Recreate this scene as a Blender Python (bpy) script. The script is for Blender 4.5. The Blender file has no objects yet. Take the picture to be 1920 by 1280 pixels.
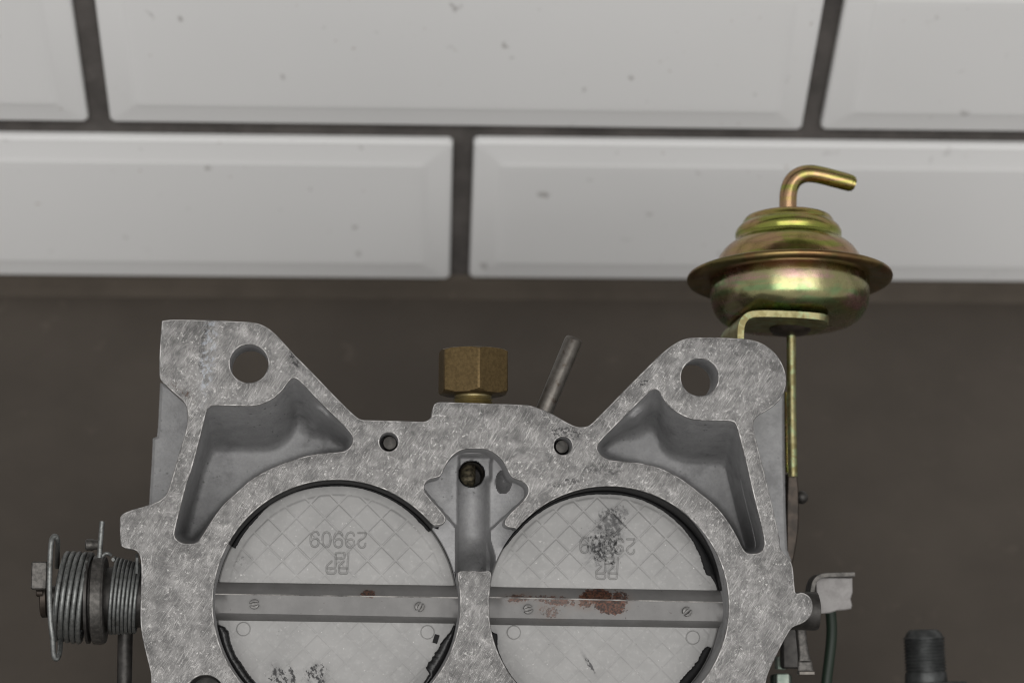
import bpy, bmesh, math, random
import numpy as np
from mathutils import Matrix, Vector
from mathutils.geometry import delaunay_2d_cdt

random.seed(7); rng = np.random.default_rng(7)
R = math.radians
sc = bpy.context.scene
col = sc.collection

# ------------------------------------------------------------------ camera
FPX = 4267.0                       # focal length in photograph pixels (1920 wide)
HC = 0.618                         # camera height above the worktop
th, ps, ro = R(48.49088868), R(3.69261617), R(3.1278959)
fw = np.array([math.sin(ps)*math.cos(th), math.cos(ps)*math.cos(th), -math.sin(th)])
rt = np.array([math.cos(ps), -math.sin(ps), 0.0]); up = np.cross(rt, fw)
r2 = math.cos(ro)*rt + math.sin(ro)*up; u2 = -math.sin(ro)*rt + math.cos(ro)*up
CAM = np.stack([r2, u2, -fw], 1)   # camera axes as columns
CLOC = np.array([0.0, 0.0, HC])
cd = bpy.data.cameras.new('camera'); cam = bpy.data.objects.new('camera', cd); col.objects.link(cam)
M = Matrix.Identity(4)
for i in range(3):
    for j in range(3): M[i][j] = CAM[i][j]
    M[i][3] = CLOC[i]
cam.matrix_world = M
cd.sensor_width = 36.0; cd.lens = FPX*36.0/1920.0
cd.clip_start = 0.02; cd.clip_end = 60
cd.dof.use_dof = True; cd.dof.focus_distance = 0.602; cd.dof.aperture_fstop = 11.5
sc.camera = cam

# ------------------------------------------------------------------ light
w = bpy.data.worlds.new('World'); sc.world = w; w.use_nodes = True
bg = w.node_tree.nodes['Background']; bg.inputs[0].default_value = (1.0, 0.985, 0.97, 1); bg.inputs[1].default_value = 0.46
def area(name, loc, target, sx, sy, power, colr):
    l = bpy.data.lights.new(name, 'AREA'); l.shape = 'RECTANGLE'; l.size = sx; l.size_y = sy; l.energy = power; l.color = colr
    o = bpy.data.objects.new(name, l); col.objects.link(o); o.location = loc
    o.rotation_euler = (Vector(target)-Vector(loc)).to_track_quat('-Z', 'Y').to_euler()
    return o
area('ceiling_light', (0.10, -1.05, 1.95), (0.05, 0.40, 0.1), 2.8, 1.5, 30.0, (1.0, 0.985, 0.965))
sc.view_settings.view_transform = 'Standard'; sc.view_settings.look = 'None'
sc.view_settings.exposure = 0.18; sc.view_settings.gamma = 1.0
sc.render.engine = 'CYCLES'
sc.cycles.use_denoising = True; sc.cycles.denoiser = 'OPENIMAGEDENOISE'
sc.cycles.filter_width = 1.1; sc.cycles.max_bounces = 8; sc.cycles.diffuse_bounces = 5; sc.cycles.glossy_bounces = 5

# ------------------------------------------------------------------ carburettor frame
DFACE = 0.60
away = np.array([-324.0, -583.0, -FPX]); away /= np.linalg.norm(away)
nz = -away
ax = np.array([1.0, 0, 0]); ax = ax - ax.dot(nz)*nz; ax /= np.linalg.norm(ax)
ay = np.cross(nz, ax)
LOC = np.stack([ax, ay, nz], 1)    # local axes in camera space
def ray(px, py): return np.stack([(np.asarray(px, float)-960)/FPX, (640-np.asarray(py, float))/FPX, -np.ones_like(np.asarray(px, float))], -1)
ORG = ray(890, 1133)*DFACE
KPL = ORG.dot(nz)
S = DFACE/FPX                      # metres per photograph pixel on the face
def PN(px, py, d=0.0):
    """points of the casting (its own frame) on the plane d below its machined face"""
    v = ray(px, py); t = (KPL-np.asarray(d, float))/(v@nz)
    return (v*t[..., None]-ORG)@LOC
def P(px, py, d=0.0): return Vector(PN(float(px), float(py), float(d)))
def mm(v): return v*0.001

# ------------------------------------------------------------------ mesh helpers
class MB:
    def __init__(s): s.v = []; s.f = []; s.m = []
    def add(s, vs, fs, mat=0):
        o = len(s.v); s.v += [tuple(v) for v in vs]; s.f += [tuple(i+o for i in f) for f in fs]; s.m += [mat]*len(fs)
    def strip(s, a, b, closed=True, mat=0):
        n = len(a); vs = list(a)+list(b); fs = []
        for i in range(n if closed else n-1):
            j = (i+1) % n; fs.append((i, j, n+j, n+i))
        s.add(vs, fs, mat)
    def rings(s, rs, closed=True, mat=0, caps=(False, False)):
        n = len(rs[0]); vs = [v for r in rs for v in r]; fs = []
        for k in range(len(rs)-1):
            for i in range(n if closed else n-1):
                j = (i+1) % n; fs.append((k*n+i, k*n+j, (k+1)*n+j, (k+1)*n+i))
        if caps[0]: fs.append(tuple(reversed(range(n))))
        if caps[1]: fs.append(tuple((len(rs)-1)*n+i for i in range(n)))
        s.add(vs, fs, mat)
    def build(s, name, mats, parent=None, angle=35, fix=True):
        me = bpy.data.meshes.new(name); me.from_pydata(s.v, [], s.f)
        if not isinstance(mats, (list, tuple)): mats = [mats]
        for m in mats: me.materials.append(m)
        me.polygons.foreach_set('material_index', s.m)
        if fix:
            bm = bmesh.new(); bm.from_mesh(me); bmesh.ops.remove_doubles(bm, verts=bm.verts, dist=1e-6)
            bmesh.ops.recalc_face_normals(bm, faces=bm.faces); bm.to_mesh(me); bm.free()
        return link(name, me, parent, angle)
def link(name, me, parent=None, angle=35):
    me.polygons.foreach_set('use_smooth', [True]*len(me.polygons))
    if angle: me.set_sharp_from_angle(angle=R(angle))
    me.update()
    o = bpy.data.objects.new(name, me); col.objects.link(o)
    if parent: o.parent = parent
    return o
def frame_for(d):
    d = d.normalized(); a = Vector((0, 0, 1)) if abs(d.z) < .9 else Vector((1, 0, 0))
    x = d.cross(a).normalized(); return x, d.cross(x).normalized()
def tube(mb, pts, rad, n=12, caps=True, mat=0):
    pts = [Vector(p) for p in pts]; N = len(pts)
    if not isinstance(rad, (list, tuple)): rad = [rad]*N
    tg = [(pts[min(i+1, N-1)]-pts[max(i-1, 0)]).normalized() for i in range(N)]
    x, y = frame_for(tg[0]); rs = []
    for i in range(N):
        x = (x-tg[i]*x.dot(tg[i])).normalized(); y = tg[i].cross(x)
        rs.append([pts[i]+(x*math.cos(2*math.pi*k/n)+y*math.sin(2*math.pi*k/n))*rad[i] for k in range(n)])
    mb.rings(rs, mat=mat, caps=(caps, caps))
def lathe(mb, c, axis, prof, n=64, mat=0, caps=(True, True)):
    """prof = [(radius, distance along axis)]"""
    c = Vector(c); axis = Vector(axis).normalized(); x, y = frame_for(axis)
    rs = [[c+axis*h+(x*math.cos(2*math.pi*k/n)+y*math.sin(2*math.pi*k/n))*r for k in range(n)] for r, h in prof]
    mb.rings(rs, mat=mat, caps=caps)
def box(mb, c, hx, hy, hz, b=0.0, mat=0, axes=None):
    """box with chamfered edges along its local axes"""
    c = Vector(c); X, Y, Z = axes or (Vector((1, 0, 0)), Vector((0, 1, 0)), Vector((0, 0, 1)))
    def ring(h, i):
        pts = [(hx-i, hy-b), (hx-b, hy-i), (-hx+b, hy-i), (-hx+i, hy-b), (-hx+i, -hy+b), (-hx+b, -hy+i), (hx-b, -hy+i), (hx-i, -hy+b)] if b else \
              [(hx, hy), (-hx, hy), (-hx, -hy), (hx, -hy)]
        return [c+X*p+Y*q+Z*h for p, q in pts]
    if b: mb.rings([ring(-hz, b*.9), ring(-hz+b, 0), ring(hz-b, 0), ring(hz, b*.9)], caps=(True, True), mat=mat)
    else: mb.rings([ring(-hz, 0), ring(hz, 0)], caps=(True, True), mat=mat)
def catmull(pts, n=6, closed=False):
    p = [np.array(q, float) for q in pts]; N = len(p); out = []
    for i in range(N if closed else N-1):
        a = p[(i-1) % N] if closed or i > 0 else p[i]; b = p[i]; c = p[(i+1) % N]; d = p[(i+2) % N] if closed or i+2 < N else c
        for k in range(n):
            t = k/n; out.append(.5*((2*b)+(-a+c)*t+(2*a-5*b+4*c-d)*t*t+(-a+3*b-3*c+d)*t**3))
    if not closed: out.append(p[-1])
    return out
def chaikin(pts, it=2, closed=True):
    p = [np.array(q, float) for q in pts]
    for _ in range(it):
        o = [] if closed else [p[0]]
        for i in range(len(p) if closed else len(p)-1):
            a, b = p[i], p[(i+1) % len(p)]; o += [a*.75+b*.25, a*.25+b*.75]
        if not closed: o.append(p[-1])
        p = o
    return p
def dense(pts, step=7.0, closed=True):
    o = []
    for i in range(len(pts) if closed else len(pts)-1):
        a, b = np.array(pts[i], float), np.array(pts[(i+1) % len(pts)], float); L = np.linalg.norm((b-a)[:2])
        if L < 1e-6: continue
        k = max(1, int(math.ceil(L/step)))
        o += [a+(b-a)*j/k for j in range(k)]
    if not closed: o.append(np.array(pts[-1], float))
    return o
def arc(cx, cy, r, a0, a1, n): return [(cx+r*math.cos(R(a0+(a1-a0)*k/n)), cy-r*math.sin(R(a0+(a1-a0)*k/n))) for k in range(n+1)]
def area2(p): return sum(p[i][0]*p[(i+1) % len(p)][1]-p[(i+1) % len(p)][0]*p[i][1] for i in range(len(p)))
def inside(pts, poly):
    x, y = pts[:, 0], pts[:, 1]; c = np.zeros(len(pts), bool); q = np.asarray(poly)
    a, b = q, np.roll(q, -1, 0)
    for (x0, y0), (x1, y1) in zip(a[:, :2], b[:, :2]):
        if y0 == y1: continue
        k = ((y0 > y) != (y1 > y)) & (x < (x1-x0)*(y-y0)/(y1-y0)+x0); c ^= k
    return c
def fill(loops, extra=None):
    """triangulate loops[0] minus the other loops (2-D); extra interior points. returns points, triangles"""
    pts = []; edges = []
    for l in loops:
        o = len(pts); n = len(l); pts += [(float(q[0]), float(q[1])) for q in l]; edges += [(o+i, o+(i+1) % n) for i in range(n)]
    if extra is not None: pts += [(float(a), float(b)) for a, b in extra]
    sc_ = 1.0/max(1e-9, max(abs(a) for q in pts for a in q))
    v, e, f, _, _, _ = delaunay_2d_cdt([Vector((a*sc_, b*sc_)) for a, b in pts], edges, [], 0, 1e-7)
    v = np.array([(q.x/sc_, q.y/sc_) for q in v]); f = [t for t in f]
    c = np.array([v[list(t)].mean(0) for t in f]); k = inside(c, loops[0])
    for l in loops[1:]: k &= ~inside(c, l)
    return v, [tuple(t) for t, q in zip(f, k) if q]
def loc2(pxs, d=0.0):
    a = np.array([(q[0], q[1]) for q in pxs]); return PN(a[:, 0], a[:, 1], d)
def normals2(l):
    a = np.asarray(l)[:, :2]; t = np.roll(a, -1, 0)-np.roll(a, 1, 0); t /= np.linalg.norm(t, axis=1)[:, None]+1e-12
    n = np.stack([t[:, 1], -t[:, 0]], 1)                     # outward for a counter-clockwise loop
    return n if area2(a) > 0 else -n
def ring3(l2, z): return [(a[0], a[1], z) for a in l2]
def heightmesh(X, Y, Z, keep):
    """grid mesh from numpy arrays (rows, cols) and a boolean per cell"""
    h, wd = X.shape; idx = np.arange(h*wd).reshape(h, wd)
    q = np.stack([idx[:-1, :-1], idx[1:, :-1], idx[1:, 1:], idx[:-1, 1:]], -1)[keep]
    used = np.unique(q); mp = -np.ones(h*wd, int); mp[used] = np.arange(len(used))
    V = np.stack([X, Y, Z], -1).reshape(-1, 3)[used]; return V, mp[q]

# ------------------------------------------------------------------ materials
class G:
    def __init__(s, name):
        s.m = bpy.data.materials.new(name); s.m.use_nodes = True; s.t = s.m.node_tree; s.b = s.t.nodes['Principled BSDF']
        s.co = s.t.nodes.new('ShaderNodeTexCoord').outputs['Object']
    def put(s, sock, v):
        if isinstance(v, bpy.types.NodeSocket): s.t.links.new(v, sock)
        elif isinstance(v, (tuple, list)) and len(v) == 3 and sock.type == 'RGBA': sock.default_value = (*v, 1)
        else: sock.default_value = v
    def set(s, **k):
        for a, v in k.items(): s.put(s.b.inputs[a.replace('_', ' ').replace('Coat Weight', 'Coat Weight')], v)
        return s
    def map(s, rot=(0, 0, 0), scale=(1, 1, 1), loc=(0, 0, 0), vec=None):
        n = s.t.nodes.new('ShaderNodeMapping'); s.put(n.inputs['Vector'], vec or s.co)
        n.inputs['Rotation'].default_value = [R(a) for a in rot]; n.inputs['Scale'].default_value = scale; n.inputs['Location'].default_value = loc
        return n.outputs[0]
    def dir(s, rot, scale, vec=None):
        return s.map(scale=scale, vec=s.map(rot=(0, 0, -rot), vec=vec))
    def noise(s, scale, detail=4, rough=.55, vec=None, dist=0):
        n = s.t.nodes.new('ShaderNodeTexNoise'); s.put(n.inputs['Vector'], vec or s.co); n.inputs['Scale'].default_value = scale
        n.inputs['Detail'].default_value = detail; n.inputs['Roughness'].default_value = rough; n.inputs['Distortion'].default_value = dist
        return n.outputs['Fac']
    def voro(s, scale, vec=None, feat='F1'):
        n = s.t.nodes.new('ShaderNodeTexVoronoi'); s.put(n.inputs['Vector'], vec or s.co); n.inputs['Scale'].default_value = scale; n.feature = feat
        return n.outputs['Distance']
    def ramp(s, f, a, b, lo=0.0, hi=1.0):
        n = s.t.nodes.new('ShaderNodeMapRange'); n.interpolation_type = 'SMOOTHSTEP'; s.put(n.inputs[0], f)
        for i, q in zip((1, 2, 3, 4), (a, b, lo, hi)): n.inputs[i].default_value = q
        return n.outputs[0]
    def mix(s, f, a, b):
        n = s.t.nodes.new('ShaderNodeMix'); n.data_type = 'RGBA'; s.put(n.inputs[0], f); s.put(n.inputs[6], a); s.put(n.inputs[7], b)
        return n.outputs[2]
    def math(s, op, a, b=0.0):
        n = s.t.nodes.new('ShaderNodeMath'); n.operation = op; s.put(n.inputs[0], a); s.put(n.inputs[1], b); return n.outputs[0]
    def mul(s, *a):
        o = a[0]
        for q in a[1:]: o = s.math('MULTIPLY', o, q)
        return o
    def blob(s, c, rx, ry, rot=0.0, soft=.5):
        """1 inside an ellipse (metres, the part's own frame) fading to 0"""
        v = s.map(loc=(-c[0], -c[1], 0)); v = s.map(rot=(0, 0, -rot), vec=v); v = s.map(scale=(1/rx, 1/ry, 0), vec=v)
        n = s.t.nodes.new('ShaderNodeVectorMath'); n.operation = 'LENGTH'; s.put(n.inputs[0], v)
        return s.ramp(n.outputs['Value'], 1-soft, 1+soft*.4, 1, 0)
    def bump(s, h, strength=.3, dist=.0002):
        n = s.t.nodes.new('ShaderNodeBump'); s.put(n.inputs['Height'], h); n.inputs['Strength'].default_value = strength; n.inputs['Distance'].default_value = dist
        s.t.links.new(n.outputs[0], s.b.inputs['Normal'])

def mat_machined():
    g = G('machined_aluminium')
    big = g.noise(70, 4, .6); mid = g.noise(240, 5, .65)
    def line(rot, fx, fy, wd, amt, seed, gs=170, gate=(.46, .6)):
        """hairline scratches: the thin contour of a noise stretched along one direction"""
        v = g.map(loc=(seed*.013, seed*.007, 0))
        n = g.noise(1, 1, .4, vec=g.dir(rot, (fx*1.7, fy*1.25, 200), v))
        d = g.math('ABSOLUTE', g.math('SUBTRACT', n, .5))
        return g.mul(g.ramp(d, wd*.55, wd*.95, 1, 0), g.ramp(g.noise(gs, 4, .65, vec=v), *gate), amt*.46)
    f = g.mul(g.ramp(mid, .40, .62), .17)
    fine = g.noise(1, 3, .7, vec=g.dir(-33, (5200, 420, 300)))
    f = g.math('ADD', f, g.mul(g.ramp(fine, .36, .66), g.ramp(big, .35, .6), .16))
    for a in ((-33, 1500, 60, .016, .75, 1.0, 140, (.40, .55)), (-30, 2400, 90, .022, .6, 2.0, 200, (.42, .58)), (-38, 3200, 120, .03, .6, 3.0, 240, (.42, .58)), (-20, 1300, 70, .014, .65, 4.0, 160, (.48, .6)), (-55, 1500, 90, .016, .6, 5.0, 190, (.48, .6)), (12, 1600, 110, .016, .55, 6.0, 200, (.48, .6)), (64, 1500, 100, .015, .6, 7.0, 210, (.5, .62)), (-85, 1400, 120, .015, .5, 8.0, 220, (.5, .62)), (-3, 2600, 150, .03, .5, 9.0, 230, (.47, .6))):
        f = g.math('ADD', f, line(*a))
    glint_fleck = g.mul(g.ramp(g.noise(1150, 5, .7), .56, .63), g.ramp(g.noise(210, 5, .7, vec=g.map(loc=(.3, .1, 0))), .46, .58), .8)  # glints of the scuffed metal painted as pale flecks
    f = g.math('ADD', f, glint_fleck)
    c = g.mix(f, (.092, .090, .0885), (.60, .586, .572))
    dk = g.mul(g.ramp(g.noise(1, 4, .7, vec=g.dir(-25, (1100, 520, 300), g.map(loc=(4, 2, 0)))), .54, .66), .45)
    c = g.mix(dk, c, (.075, .0735, .072))
    pit = g.mul(g.ramp(g.noise(1500, 2, .5), .68, .74), g.ramp(g.noise(120, 3, .5), .5, .62))
    c = g.mix(g.mul(pit, .85), c, (.03, .027, .025))
    for (px, py, rx, ry, rot, am) in ((380, 655, 9, 66, -6, .6), (553, 675, 10, 30, 25, .9), (1062, 812, 44, 20, 0, .8), (1208, 716, 14, 8, 40, .9), (1060, 905, 44, 10, 10, .7), (1130, 880, 60, 16, 0, .5)):
        q = P(px, py); b = g.blob(q, rx*S, ry*S, rot)
        b = g.ramp(g.math('ADD', g.noise(1000, 5, .75), g.mul(b, .28)), .76, .82)
        c = g.mix(g.mul(b, am), c, (.022, .021, .022))
    q = P(345, 735); b = g.mul(g.blob(q, 34*S, 7*S, -38), g.ramp(g.noise(900, 4, .7), .5, .6))
    c = g.mix(g.mul(b, .8), c, (.06, .03, .02))
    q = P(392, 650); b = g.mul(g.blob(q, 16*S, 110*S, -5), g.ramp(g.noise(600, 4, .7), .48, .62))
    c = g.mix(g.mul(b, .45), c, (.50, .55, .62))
    g.set(Base_Color=c, Metallic=.5, Roughness=g.ramp(f, 0, 1, .48, .58))
    g.bump(g.math('ADD', mid, g.math('ADD', fine, f)), .25, .0001)
    return g.m
def mat_cast(name, base, rough=.6, spread=.12, metal=.3, speck=.6):
    g = G(name)
    n = g.noise(260, 5, .6); c = g.mix(g.ramp(n, .3, .7), tuple(q*(1-spread) for q in base), tuple(q*(1+spread) for q in base))
    c = g.mix(g.mul(g.ramp(g.noise(1300, 4, .75), .42, .66), .3), c, tuple(q*.6 for q in base)); grime = g.mul(g.ramp(g.noise(95, 7, .72), .52, .68), .5); c = g.mix(grime, c, tuple(q*.45 for q in base))
    pit = g.mul(g.ramp(g.noise(800, 3, .55), .64, .70), g.ramp(g.noise(90, 3, .5), .46, .6))
    c = g.mix(g.mul(pit, speck), c, (.03, .03, .03))
    g.set(Base_Color=c, Metallic=metal, Roughness=rough); g.bump(g.math('ADD', g.noise(2200, 4, .7), g.noise(420, 4, .6)), .7, .00015)
    return g.m
def mat_plate(name, soots):
    g = G(name)
    n = g.noise(90, 4, .6); fine = g.noise(700, 5, .65)
    c = g.mix(g.ramp(n, .3, .7), (.262, .259, .254), (.31, .306, .30))
    c = g.mix(g.mul(g.ramp(fine, .5, .72), .5), c, (.385, .38, .372))
    fl = g.mul(g.ramp(g.noise(1300, 3, .6), .66, .71), g.ramp(g.noise(220, 3, .5), .5, .62))
    c = g.mix(g.mul(fl, .7), c, (.72, .71, .69))
    pit = g.mul(g.ramp(g.noise(1700, 2, .5), .72, .76), g.ramp(g.noise(150, 3, .5), .5, .6))
    c = g.mix(g.mul(pit, .8), c, (.04, .04, .04))
    for (px, py, rx, ry, rot, thr, amt) in soots:
        q = P(px, py, .013); b = g.blob(q, rx*S, ry*S, rot, .7)
        nn = g.noise(1, 6, .72, vec=g.dir(rot, (1150, 800, 800)))
        c = g.mix(g.mul(b, g.ramp(g.noise(240, 6, .72), .36, .66), .55*amt), c, (.05, .05, .052))
        c = g.mix(g.mul(g.ramp(g.math('ADD', nn, g.mul(b, .30)), thr, thr+.09), amt, g.ramp(b, 0, .15)), c, (.012, .012, .013))
    g.set(Base_Color=c, Metallic=.25, Roughness=.5); g.bump(fine, .2, .00006)
    return g.m
def mat_shaft(name, rusts):
    g = G(name)
    n = g.noise(150, 5, .6); c = g.mix(g.ramp(n, .3, .7), (.155, .152, .149), (.192, .188, .184))
    fl = g.mul(g.ramp(g.noise(700, 3, .6), .68, .76), g.ramp(g.noise(110, 3, .6), .5, .6), .5); c = g.mix(fl, c, (.42, .41, .39))
    pit = g.mul(g.ramp(g.noise(1200, 2, .5), .72, .77), .6); c = g.mix(pit, c, (.05, .035, .03))
    for (px, py, rx, ry, rot, thr, amt) in rusts:
        q = P(px, py, .0095); b = g.blob(q, rx*S, ry*S, rot, .75)
        nn = g.noise(750, 7, .75); f = g.mul(g.ramp(g.math('ADD', nn, g.mul(b, .5)), thr, thr+.05), g.ramp(b, 0, .1))
        c = g.mix(g.mul(b, g.ramp(g.noise(300, 5, .7), .35, .65), .45*amt), c, (.13, .08, .055))
        rc = g.mix(g.ramp(g.noise(1600, 3, .6), .4, .62), (.017, .0075, .005), (.105, .037, .019))
        c = g.mix(g.mul(f, amt), c, rc)
    g.set(Base_Color=c, Metallic=.3, Roughness=.5); g.bump(g.noise(2000, 4, .6), .25, .0001)
    return g.m
def mat_gold(name, cs, rough=.27, scale=55, band=0.0):
    g = G(name)
    n = g.noise(scale, 4, .6, dist=.8); m2 = g.noise(scale*1.7, 3, .55, vec=g.map(loc=(3, 1, 2)), dist=.5)
    if band:                                           # plating colours run round the can in uneven bands
        n = g.math('ADD', g.mul(n, .5), g.mul(g.noise(1, 3, .6, vec=g.map(scale=(14, band, 14)), dist=.4), .5))
        m2 = g.math('ADD', g.mul(m2, .45), g.mul(g.noise(1, 3, .6, vec=g.map(loc=(2, 5, 1), scale=(18, band*1.3, 18)), dist=.4), .55))
    c = g.mix(g.ramp(n, .42, .58), cs[0], cs[1]); c = g.mix(g.ramp(m2, .48, .6), c, cs[2])
    dull = g.mul(g.ramp(g.noise(170, 6, .7), .52, .7), .4); c = g.mix(dull, c, tuple(q*.5 for q in cs[0]))
    sp = g.mul(g.ramp(g.noise(1400, 3, .6), .68, .75), .6); c = g.mix(sp, c, (.07, .055, .03))
    st = g.noise(1, 4, .7, vec=g.map(scale=(2600, 120, 2600)))
    g.set(Base_Color=c, Metallic=1.0, Roughness=g.math('ADD', g.ramp(g.noise(300, 4, .6), .3, .7, rough-.06, rough+.08), g.mul(st, .06)))
    g.bump(g.math('ADD', g.noise(900, 3, .6), g.mul(st, .6)), .09, .0001)
    return g.m
def mat_metal(name, a, b, rough=.45, metal=.8, scale=400, rust=None):
    g = G(name); n = g.noise(scale, 5, .65); c = g.mix(g.ramp(n, .35, .65), a, b)
    if rust: c = g.mix(g.mul(g.ramp(g.noise(260, 5, .7), .55, .68), .75), c, rust)
    g.set(Base_Color=c, Metallic=metal, Roughness=rough); g.bump(n, .2, .00012)
    return g.m
def mat_tile():
    g = G('white_glazed_tile')
    oi = g.t.nodes.new('ShaderNodeObjectInfo'); cb = g.t.nodes.new('ShaderNodeCombineXYZ')
    g.put(cb.inputs[0], oi.outputs['Random']); g.put(cb.inputs[1], oi.outputs['Random'])
    ve = g.t.nodes.new('ShaderNodeVectorMath'); ve.operation = 'ADD'; g.put(ve.inputs[0], g.co); g.put(ve.inputs[1], cb.outputs[0])
    v = ve.outputs[0]
    n = g.noise(9, 3, .5, vec=v); c = g.mix(g.ramp(n, .3, .7), (.77, .77, .765), (.80, .80, .795))
    d = g.mul(g.ramp(g.noise(120, 3, .5, vec=v), .67, .75), g.ramp(g.noise(24, 2, .5, vec=v), .38, .56))
    c = g.mix(g.mul(d, .5), c, (.22, .20, .18))
    d2 = g.mul(g.ramp(g.noise(330, 2, .5, vec=v), .72, .78), g.ramp(g.noise(31, 2, .5, vec=g.map(loc=(1, 4, 0), vec=v)), .45, .6))
    c = g.mix(g.mul(d2, .5), c, (.3, .22, .17))
    g.set(Base_Color=c, Roughness=.5); g.b.inputs['Specular IOR Level'].default_value = .18
    g.bump(g.noise(14, 2, .5, vec=v), .05, .002)
    return g.m
def mat_rough(name, a, b, scale, rough=.85, bd=.0006, bs=.5):
    g = G(name); n = g.noise(scale, 6, .65); c = g.mix(g.ramp(n, .3, .7), a, b); c = g.mix(g.mul(g.ramp(g.noise(scale*6, 3, .6), .62, .72), .3), c, tuple(q*1.5 for q in b))
    g.set(Base_Color=c, Roughness=rough); g.b.inputs['Specular IOR Level'].default_value = .25; g.bump(n, bs, bd)
    return g.m

MACH = mat_machined()
CAST = mat_cast('grey_casting', (.33, .329, .332), .55, .09)
CASTL = mat_cast('light_grey_casting', (.315, .315, .318), .55, .09)
PL1 = mat_plate('plate_casting', [(520, 1268, 26, 34, 20, .74, .95), (548, 1268, 8, 34, 14, .72, .95), (592, 1262, 34, 26, 20, .76, .95), (602, 1275, 10, 30, 20, .72, .9), (455, 1052, 30, 18, 20, .80, .5)])
PL2 = mat_plate('sooty_plate_casting', [(1132, 1025, 52, 62, 0, .77, .95), (1146, 982, 40, 40, 30, .70, .62), (1158, 965, 30, 26, 30, .72, .45), (1104, 1243, 5, 34, 32, .70, .8), (925, 1225, 16, 44, 0, .78, .7)])
SH1 = mat_shaft('shaft_steel', [(690, 1112, 20, 12, 0, .83, .8)])
SH2 = mat_shaft('rusty_shaft_steel', [(1122, 1118, 42, 22, 0, .77, .97), (1142, 1135, 44, 22, -12, .77, .97), (1160, 1122, 34, 26, 0, .88, .85), (1096, 1126, 22, 24, 0, .88, .8), (1045, 1126, 80, 17, -6, .93, .75), (970, 1121, 46, 13, 4, .90, .75), (1032, 1146, 40, 24, 0, .97, .6)])
GOLD = mat_gold('gold_zinc_plating', [(.38, .30, .095), (.42, .265, .155), (.30, .32, .075)], .19, 45, 330)
GOLDB = mat_gold('iridescent_zinc_plating', [(.36, .34, .17), (.48, .29, .27), (.26, .36, .17)], .20, 60, 200)
GOLDR = mat_gold('gold_zinc_rim', [(.27, .19, .08), (.22, .13, .06), (.18, .15, .06)], .3)
GOLDP = mat_gold('pale_zinc_plating', [(.33, .30, .16), (.23, .20, .095), (.30, .34, .19)], .42, 230)
BRASS = mat_metal('tarnished_brass', (.095, .064, .026), (.136, .093, .039), .44, .75, 1100)
BRASSL = mat_metal('brass_thread', (.33, .27, .13), (.42, .36, .2), .4, .8, 300)
TIP = mat_metal('grimy_brass', (.04, .034, .024), (.26, .225, .15), .55, .4, 800)
STEEL = mat_metal('dull_steel', (.112, .102, .091), (.158, .146, .131), .38, .75, 420, (.055, .034, .022))
SPRING = mat_metal('spring_steel', (.150, .156, .152), (.235, .242, .236), .40, .75, 900, (.07, .066, .06))
DARK = mat_metal('dark_steel', (.035, .033, .031), (.07, .066, .062), .45, .6, 300)
LEVER = mat_metal('oiled_lever_steel', (.06, .057, .053), (.12, .113, .105), .45, .65, 700)
BROWN = mat_metal('browned_steel', (.032, .026, .021), (.068, .053, .042), .45, .6, 300)
SCREWM = mat_metal('screw_steel', (.12, .117, .113), (.20, .195, .19), .42, .6, 260)
TABM = mat_metal('bright_bracket_steel', (.23, .219, .214), (.30, .289, .282), .55, .3, 260)
g = G('black_sealant'); g.set(Base_Color=(.006, .006, .0065), Roughness=.28); g.bump(g.noise(700, 3, .6), .4, .0003); SEAL = g.m
EDGE = mat_metal('worn_bright_edge', (.16, .156, .153), (.60, .585, .57), .5, .5, 260)
g = G('dull_black_sealant'); g.set(Base_Color=(.005, .005, .0055), Roughness=.6, Specular_IOR_Level=.25); g.bump(g.noise(900, 4, .6), .5, .0002); SEALD = g.m
g = G('dark_green_rubber'); g.set(Base_Color=(.009, .02, .011), Roughness=.5); HOSE = g.m
PALE = mat_metal('pale_green_plating', (.20, .255, .215), (.34, .385, .33), .4, .4, 300)
RIDGE = mat_metal('worn_shaft_edge_highlight', (.17, .165, .16), (.78, .75, .72), .5, .4, 110)  # worn ridge with its highlight painted into the colour
TILE = mat_tile()
GROUT = mat_rough('dark_grout', (.075, .069, .065), (.125, .114, .107), 60, .9, .0012)
TABLE = mat_rough('brown_worktop', (.062, .0525, .0435), (.078, .066, .0545), 16, .62, .0003, .2)
STRIP = mat_rough('brown_sealant', (.074, .062, .050), (.098, .082, .066), 30, .8, .001)

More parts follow.
